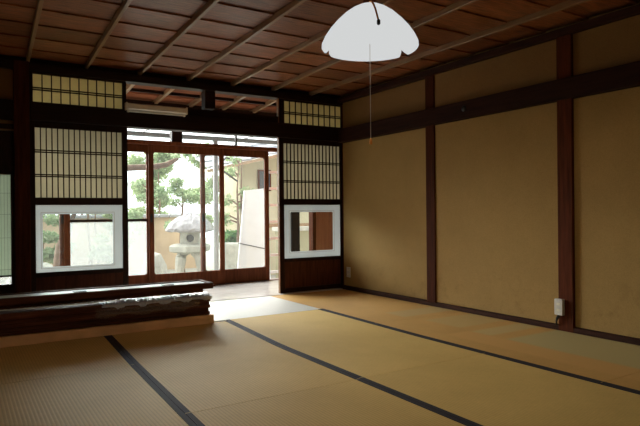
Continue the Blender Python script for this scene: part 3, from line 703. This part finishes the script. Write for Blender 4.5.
# long notched batten: small blocks with gaps between
zz += 0.067
t = empty('notched_rail', (XS0, 4.40, zz)); tag(t, 'dark notched rail lying between wrapped screen and top frame', 'rail')
box('rail_body', 0, W - 0.05, 0.02, 0.12, 0.003, 0.035, W_STACK, t, 0.002)
first = None
for i in range(44):
    x = 0.02 + i * 0.04
    if x > W - 0.65: break
    if first is None: first = box('notch_block', x, x + 0.024, -0.004, 0.02, 0.0, 0.014, W_STACK, t)
    else: again(first, (x + 0.012, 0.008, 0.007), t)
box('pale_strip', 0.0, W - 0.66, -0.006, -0.002, -0.004, 0.004, PLASTW, t)
zz += 0.0362
t = empty('framed_transom', (XS0, 4.36, zz)); tag(t, 'long narrow dark frame with a pale inset lying on stack top', 'frame')
W2 = XS1 + 0.012 - XS0
for a, b_ in ((0, 0.032), (0.238, 0.27)): box('rail', 0, W2, a, b_, 0, 0.046, W_STACK, t, 0.004)
box('stile', W2 - 0.035, W2, 0.032, 0.238, 0, 0.046, W_STACK, t, 0.003); box('stile', 0, 0.035, 0.032, 0.238, 0, 0.046, W_STACK, t, 0.003)
box('inset_panel', 0.035, W2 - 0.035, 0.032, 0.238, 0.032, 0.038, plain('pale_inset_board', (0.50, 0.50, 0.48), 0.5, noise=0.08), t)
for x in (1.45, 2.1): box('metal_pull', x, x + 0.09, 0.10, 0.15, 0.038, 0.044, BLACKP, t, 0.002)
box('end_tenon', W2, W2 + 0.035, 0.05, 0.12, 0.006, 0.022, W_STACK, t)

# ------------------------------------------------------------ garden
GZ = -0.45
gd = struct(box('ground', -14, 22, 7.05, 30, GZ - 0.1, GZ, GROUND), 'pale gravel ground of the sunlit garden')
struct(box('ground', -14, 22, -6, 7.05, -0.75, -0.55, GROUND), 'ground under and beside the house')
# own eave: gutter and downpipe
ev = empty('eave', (0, 7.05, 2.2)); struct(ev, 'short roof eave over the veranda doors')
box('eave_board', XL, 5.05, 0.05, 0.62, 0.20, 0.225, W_VCEIL, ev)
g = empty('rain_gutter', (-1.3, 7.8, 1.95)); tag(g, 'grey rain gutter with thin downpipe outside the glass doors', 'gutter')
bm = bmesh.new(); n = 8
R1 = [[bm.verts.new((x, 0.055 * math.cos(math.pi + math.pi * k / n), 0.055 * math.sin(math.pi + math.pi * k / n) + 0.03)) for k in range(n + 1)] for x in (0, 6.2)]
for k in range(n): bm.faces.new((R1[0][k], R1[0][k + 1], R1[1][k + 1], R1[1][k]))
o = obj('gutter_trough', bm, GUTTER, g); md = o.modifiers.new('t', 'SOLIDIFY'); md.thickness = 0.006
for x in (0.4, 1.9, 3.4, 4.9, 6.0): box('gutter_bracket', x, x + 0.02, -0.7, 0.045, 0.03, 0.045, GUTTER, g)
bm = bmesh.new(); add_tube(bm, [(4.44, 0, -0.01), (4.44, 0, -2.37)], 0.036, 10); obj('downpipe', bm, plain('pale_grey_pipe', (0.42, 0.43, 0.44), 0.5), g, smooth=True)
bm = bmesh.new(); add_tube(bm, [(4.44, 0.0, -0.38), (4.78, 0.0, -0.60)], 0.014, 6); add_tube(bm, [(4.44, 0, -0.44), (4.60, 0.0, -0.26), (4.66, 0, -0.27)], 0.014, 6); obj('pipe_brace', bm, GUTTER, g)

# stone lantern with broad snow-viewing roof
lt = empty('stone_lantern', (3.53, 10.0, GZ)); tag(lt, 'pale stone garden lantern with broad shaggy roof on arched legs', 'lantern')
def hexfn(sides):
    return lambda r, z, t: (r * math.cos(math.pi / sides) / math.cos(((t) % (2 * math.pi / sides)) - math.pi / sides), z)
rnd = random.Random(2)
bm = bmesh.new(); add_lathe(bm, [(0.36, 1.01), (0.43, 1.03), (0.435, 1.07), (0.38, 1.15), (0.30, 1.22), (0.20, 1.28), (0.08, 1.325), (0.02, 1.335)], 48)
for v in bm.verts: v.co += Vector((rnd.uniform(-1, 1), rnd.uniform(-1, 1), rnd.uniform(-1, 1))) * 0.012
obj('lantern_roof', bm, STONER, lt)
bm = bmesh.new(); add_lathe(bm, [(0.20, 0.79), (0.19, 0.82), (0.185, 0.98), (0.21, 1.02)], 24, fn=hexfn(6)); obj('fire_box', bm, STONE, lt)
fd = Vector((-0.333, -0.943, 0)); sd = Vector((0.943, -0.333, 0))
for off in (0.0,):
    bm = bmesh.new(); n = 20; A = []; B = []; Cc = []
    for k in range(n):
        a = 2 * math.pi * k / n; d = sd * math.cos(a) + Vector((0, 0, 1)) * math.sin(a)
        A.append(bm.verts.new(fd * 0.20 + d * 0.085)); B.append(bm.verts.new(fd * 0.225 + d * 0.075)); Cc.append(bm.verts.new(fd * 0.18 + d * 0.058))
    for k in range(n):
        q = (k + 1) % n; bm.faces.new((A[k], A[q], B[q], B[k])); bm.faces.new((B[k], B[q], Cc[q], Cc[k]))
    o = obj('round_window_rim', bm, STONE, lt, (0, 0, 0.90))
bm = bmesh.new(); vs = [bm.verts.new(fd * 0.203 + sd * math.cos(2 * math.pi * k / 16) * 0.062 + Vector((0, 0, math.sin(2 * math.pi * k / 16) * 0.062))) for k in range(16)]; bm.faces.new(vs)
obj('opening_shade_disc', bm, GUTTER, lt, (0, 0, 0.90))  # flat dark disc painted as the shade inside the solid fire box
bm = bmesh.new(); add_lathe(bm, [(0.30, 0.64), (0.38, 0.665), (0.39, 0.755), (0.34, 0.785), (0.2, 0.792)], 36, fn=hexfn(6)); obj('platform', bm, STONE, lt)
for k in range(4):
    a = math.radians(90 * k + 26); pts = [(0.17, 0, 0.66), (0.235, 0, 0.54), (0.27, 0, 0.34), (0.29, 0, 0.0)]
    bm = bmesh.new(); add_tube(bm, [(math.cos(a) * p[0], math.sin(a) * p[0], p[2]) for p in pts], [0.13, 0.10, 0.085, 0.09], 8); obj('leg', bm, STONE, lt)
# stone basin and smaller stones
bt = empty('water_basin', (3.93, 9.0, GZ)); tag(bt, 'round stone planter basin in front of the cream building', 'basin')
bm = bmesh.new(); add_lathe(bm, [(0.13, 0.0), (0.16, 0.3), (0.215, 0.6), (0.25, 0.80), (0.25, 0.83), (0.21, 0.83), (0.16, 0.78), (0.0001, 0.77)], 20); obj('bowl', bm, STONE, bt, smooth=False)
def rock(x, y, r, h, label, seed):
    bm = bmesh.new(); bmesh.ops.create_icosphere(bm, subdivisions=2, radius=1.0); rn = random.Random(seed)
    for v in bm.verts: v.co = v.co * rn.uniform(0.82, 1.08); v.co.x *= r; v.co.y *= r * 0.8; v.co.z = max(v.co.z, -0.5) * h
    tag(obj('garden_rock', bm, STONE, None, (x, y, GZ + h * 0.48)), label, 'rock')
rock(2.75, 9.6, 0.24, 0.50, 'rounded pale rock left of the stone lantern', 1)
rock(3.10, 8.7, 0.16, 0.22, 'low pale rock in front of the lantern left leg', 2)
rock(1.2, 10.2, 0.35, 0.4, 'wide grey rock behind the crossbar glass door', 3)
rock(0.75, 9.3, 0.26, 0.36, 'small grey rock below the shrub at far left', 4)
# white board leaning on a trestle
wbt = empty('white_board', (3.98, 8.3, GZ)); tag(wbt, 'tall white panel leaning tilted outside the right glass door', 'panel')
bm = bmesh.new()
q = [(-0.36, -0.06, 0.0), (0.28, -0.06, 0.0), (0.32, 0.28, 1.74), (-0.03, 0.28, 1.70)]
F = [bm.verts.new(p) for p in q]; G = [bm.verts.new((p[0], p[1] + 0.03, p[2])) for p in q]
bm.faces.new(F); bm.faces.new(G[::-1])
for j in range(4): bm.faces.new((F[j], F[(j + 1) % 4], G[(j + 1) % 4], G[j]))
obj('board_sheet', bm, BOARDW, wbt)
bm = bmesh.new(); add_tube(bm, [(-0.235, 0.10, 0.86), (0.29, 0.085, 0.74)], 0.008, 6); obj('seam_strip', bm, GUTTER, wbt)
bm = bmesh.new(); add_tube(bm, [(0.25, 0.32, 1.7), (0.25, 0.75, 0.0)], 0.02, 8); obj('prop_pole', bm, GUTTER, wbt)
# ladder
ld = empty('step_ladder', (4.03, 7.62, GZ)); tag(ld, 'pale ladder with white rungs leaning just outside the open door', 'ladder')
for s in (-0.16, 0.16):
    bm = bmesh.new(); add_tube(bm, [(s, 0, 0), (s + 0.11, 0.18, 2.15)], 0.016, 6); obj('ladder_rail', bm, BLACKP if s < 0 else ALU, ld)
for k in range(8):
    z = 0.2 + k * 0.25; x = 0.11 * z / 2.15; yy = 0.18 * z / 2.15; box('rung', x - 0.15, x + 0.15, yy - 0.03, yy + 0.03, z - 0.018, z + 0.018, ALU, ld)

# earthen garden wall and neighbouring building
gw = empty('garden_wall', (-12, 13.6, GZ)); tag(gw, 'low orange clay garden wall behind the stone lantern', 'wall')
box('wall_body', 0, 17.0, 0, 0.25, 0, 1.25, EARTHW, gw)
first = None
for i in range(68):
    if first is None:
        bm = bmesh.new(); add_box(bm, -0.115, 0.115, -0.12, 0.37, 1.25, 1.33); first = obj('coping_tile', bm, TILE, gw, (0.125, 0, 0), 0.015)
    else: again(first, (0.125 + 0.25 * i, 0, random.uniform(-0.004, 0.004)), gw)
nb = empty('neighbour_building', (4.95, 11.0, GZ)); tag(nb, 'cream rendered building with grey tiled roof right of the garden', 'building')
box('wall', 0, 7.0, 0, 0.9, 0, 2.55, CREAMW, nb)
wf = box('window', 0.42, 0.72, -0.04, 0.02, 1.80, 2.25, W_POST, nb); box('pane', -0.12, 0.12, -0.036, -0.032, -0.19, 0.19, BLACKP, wf)
box('timber_post', 0.9, 1.02, -0.03, 0.01, 0, 2.7, W_DOOR, nb); box('timber_beam', 0.0, 7.0, -0.025, 0.01, 1.02, 1.10, W_BATT, nb)
sl2 = 0.0
for i in range(26):
    for r in range(3):
        x = -0.9 + i * 0.3; yy = -0.75 + r * 0.32; z = 2.22 + 0.12 * r + (x + 0.9) * 0.24 * (1 if x < 2.0 else 0) + (0.7 if x >= 2.0 else 0)
        if i == 0 and r == 0:
            bm = bmesh.new(); add_box(bm, -0.145, 0.145, -0.17, 0.17, 0, 0.035)
            for v in bm.verts:
                if v.co.x > 0: v.co.z += 0.045
            ft = obj('roof_tile', bm, TILE, nb, (x, yy, z)); ft.rotation_euler = (math.atan(0.3), 0, 0)
        else: again(ft, (x, yy, z), nb)
bm = bmesh.new()
v = add_box(bm, -1.05, 2.0, -0.9, 0.2, 2.12, 2.18)
for q in v: q.co.z += (q.co.x + 0.9) * 0.24
obj('eave_board', bm, W_BATT, nb)
# boundary fence seen through the far-right pane
fz = empty('side_fence', (4.6, 8.6, GZ)); tag(fz, 'cream rendered side wall with a flat grey cap beyond the corner post', 'wall')
box('wall_body', 0, 2.6, 0, 0.15, 0, 1.02, SIDEW, fz); box('cap_stone', -0.04, 2.64, -0.05, 0.2, 1.02, 1.09, STONE, fz)

# trees and shrubs
def foliage(bm, c, rad, n, rn, size):
    for _ in range(n):
        d = Vector((rn.gauss(0, 1), rn.gauss(0, 1), rn.gauss(0, 1))); d.normalize(); d *= rn.random() ** 0.5
        p = Vector(c) + Vector((d.x * rad[0], d.y * rad[1], d.z * rad[2]))
        s = size * rn.uniform(0.6, 1.3); a = Vector((rn.uniform(-1, 1), rn.uniform(-1, 1), rn.uniform(-1, 1))).normalized(); b_ = a.orthogonal().normalized(); b_.rotate(Matrix.Rotation(rn.uniform(0, 6.28), 3, a))
        vs = [bm.verts.new(p + a * s), bm.verts.new(p + b_ * s * 0.4), bm.verts.new(p - a * s), bm.verts.new(p - b_ * s * 0.4)]
        bm.faces.new(vs)
def tree(x, y, h, label, leaf, seed, cat='tree', name='garden_tree', lean=0.0, crown=1.0, dens=260, clumps=9, low=0.45, size=0.05, stems=1):
    rn = random.Random(seed); t = empty(name, (x, y, GZ)); tag(t, label, cat)
    for s in range(stems):
        tops = Vector((lean * h + rn.uniform(-0.3, 0.3) * crown, rn.uniform(-0.2, 0.2) * crown, h))
        bx = Vector((rn.uniform(-0.1, 0.1) * (stems - 1), rn.uniform(-0.1, 0.1) * (stems - 1), 0))
        mids = [bx + (tops - bx) * f + Vector((rn.uniform(-0.07, 0.07), rn.uniform(-0.07, 0.07), 0)) * h * 0.4 for f in (0.25, 0.5, 0.75)]
        bm = bmesh.new(); pts = [bx] + mids + [tops]; r0 = 0.022 * h / (stems ** 0.5); add_tube(bm, pts, [r0, r0 * 0.8, r0 * 0.6, r0 * 0.4, r0 * 0.2], 7); obj('trunk', bm, BARK, t, smooth=True)
    bmf = bmesh.new(); bmb = bmesh.new()
    for k in range(clumps):
        f = rn.uniform(low, 1.0); base = pts[min(3, int(f * 4))].lerp(pts[min(4, int(f * 4) + 1)], f * 4 - int(f * 4))
        tip = base + Vector((rn.uniform(-1, 1), rn.uniform(-1, 1) * 0.8, rn.uniform(0, 0.4))) * crown * 0.7
        add_tube(bmb, [base, (base + tip) / 2 + Vector((0, 0, 0.04)), tip], [0.018, 0.012, 0.005], 5)
        foliage(bmf, tip, (0.38 * crown, 0.34 * crown, 0.22 * crown), dens, rn, size)
    obj('branches', bmb, BARK, t)['kind'] = 'stuff'
    obj('foliage', bmf, LEAF[leaf], t)['kind'] = 'stuff'
    return t
tree(3.15, 11.3, 1.9, 'slender green tree directly behind the stone lantern', 0, 11, crown=0.5, dens=110, clumps=9)
tree(4.25, 12.5, 2.1, 'leafy tree between the lantern and the building', 0, 12, crown=0.5, dens=110, clumps=9)
tree(2.35, 12.7, 2.2, 'pale thin tree left of the lantern behind clear glass', 1, 13, crown=0.65, dens=110, clumps=9, stems=3)
tree(0.9, 12.4, 2.4, 'loose pale tree behind the crossbar glass door', 1, 14, crown=0.7, dens=120, clumps=9, stems=2)
tree(4.7, 10.2, 1.1, 'dense dark green shrub against the cream building', 2, 16, 'shrub', 'garden_shrub', crown=0.42, dens=240, clumps=11, low=0.3)
tree(1.2, 10.9, 1.75, 'bright green shrub at the left end of the wide pane', 0, 17, 'shrub', 'garden_shrub', crown=0.5, dens=220, clumps=10, low=0.25)
tree(2.35, 11.0, 0.8, 'low pale shrub left of the stone lantern', 1, 18, 'shrub', 'garden_shrub', crown=0.4, dens=160, clumps=7, low=0.3)
tree(4.35, 9.6, 2.3, 'thin light green tree before the cream building wall', 1, 19, crown=0.45, dens=70, clumps=8, stems=2, low=0.35)
# pine with a bare limb reaching across the top of the big pane
t = empty('leaning_pine', (1.1, 8.55, GZ)); tag(t, 'old tree with bare brown limb slanting across big pane top', 'tree')
bm = bmesh.new(); add_tube(bm, [(0, 0, 0), (0.1, 0, 0.9), (0.35, 0, 1.6), (0.9, 0, 2.0), (1.35, 0.0, 2.03), (1.55, 0, 2.07), (1.66, 0, 2.13), (1.74, 0, 2.17)], [0.10, 0.085, 0.07, 0.05, 0.045, 0.04, 0.035, 0.02], 8); obj('trunk', bm, BARK, t, smooth=True)
rn = random.Random(9); bmf = bmesh.new(); foliage(bmf, (1.88, 0, 2.24), (0.25, 0.2, 0.10), 140, rn, 0.04); foliage(bmf, (0.0, 0, 2.6), (0.5, 0.4, 0.2), 250, rn, 0.05); obj('foliage', bmf, LEAF[0], t)['kind'] = 'stuff'

back = [(0.4, 16.0, 'far pale tree beyond the clay wall behind the left glass doors'), (2.5, 15.4, 'far leafy tree beyond the clay wall behind the crossbar door'), (4.9, 16.9, 'far leafy tree beyond the clay wall left of the lantern'), (6.4, 15.3, 'far leafy tree beyond the clay wall above the lantern'), (8.4, 15.9, 'far leafy tree beyond the clay wall nearest the cream building')]
for i, (x, y, lb) in enumerate(back):
    tree(x, y, 3.1, lb, (1, 0, 1)[i % 3], 40 + i, crown=1.0, dens=340, clumps=15, low=0.3, size=0.075, stems=2)
tree(3.0, 13.0, 1.3, 'low leafy shrub at the foot of the clay wall left of lantern', 1, 61, 'shrub', 'garden_shrub', crown=0.42, dens=150, clumps=9, low=0.3)
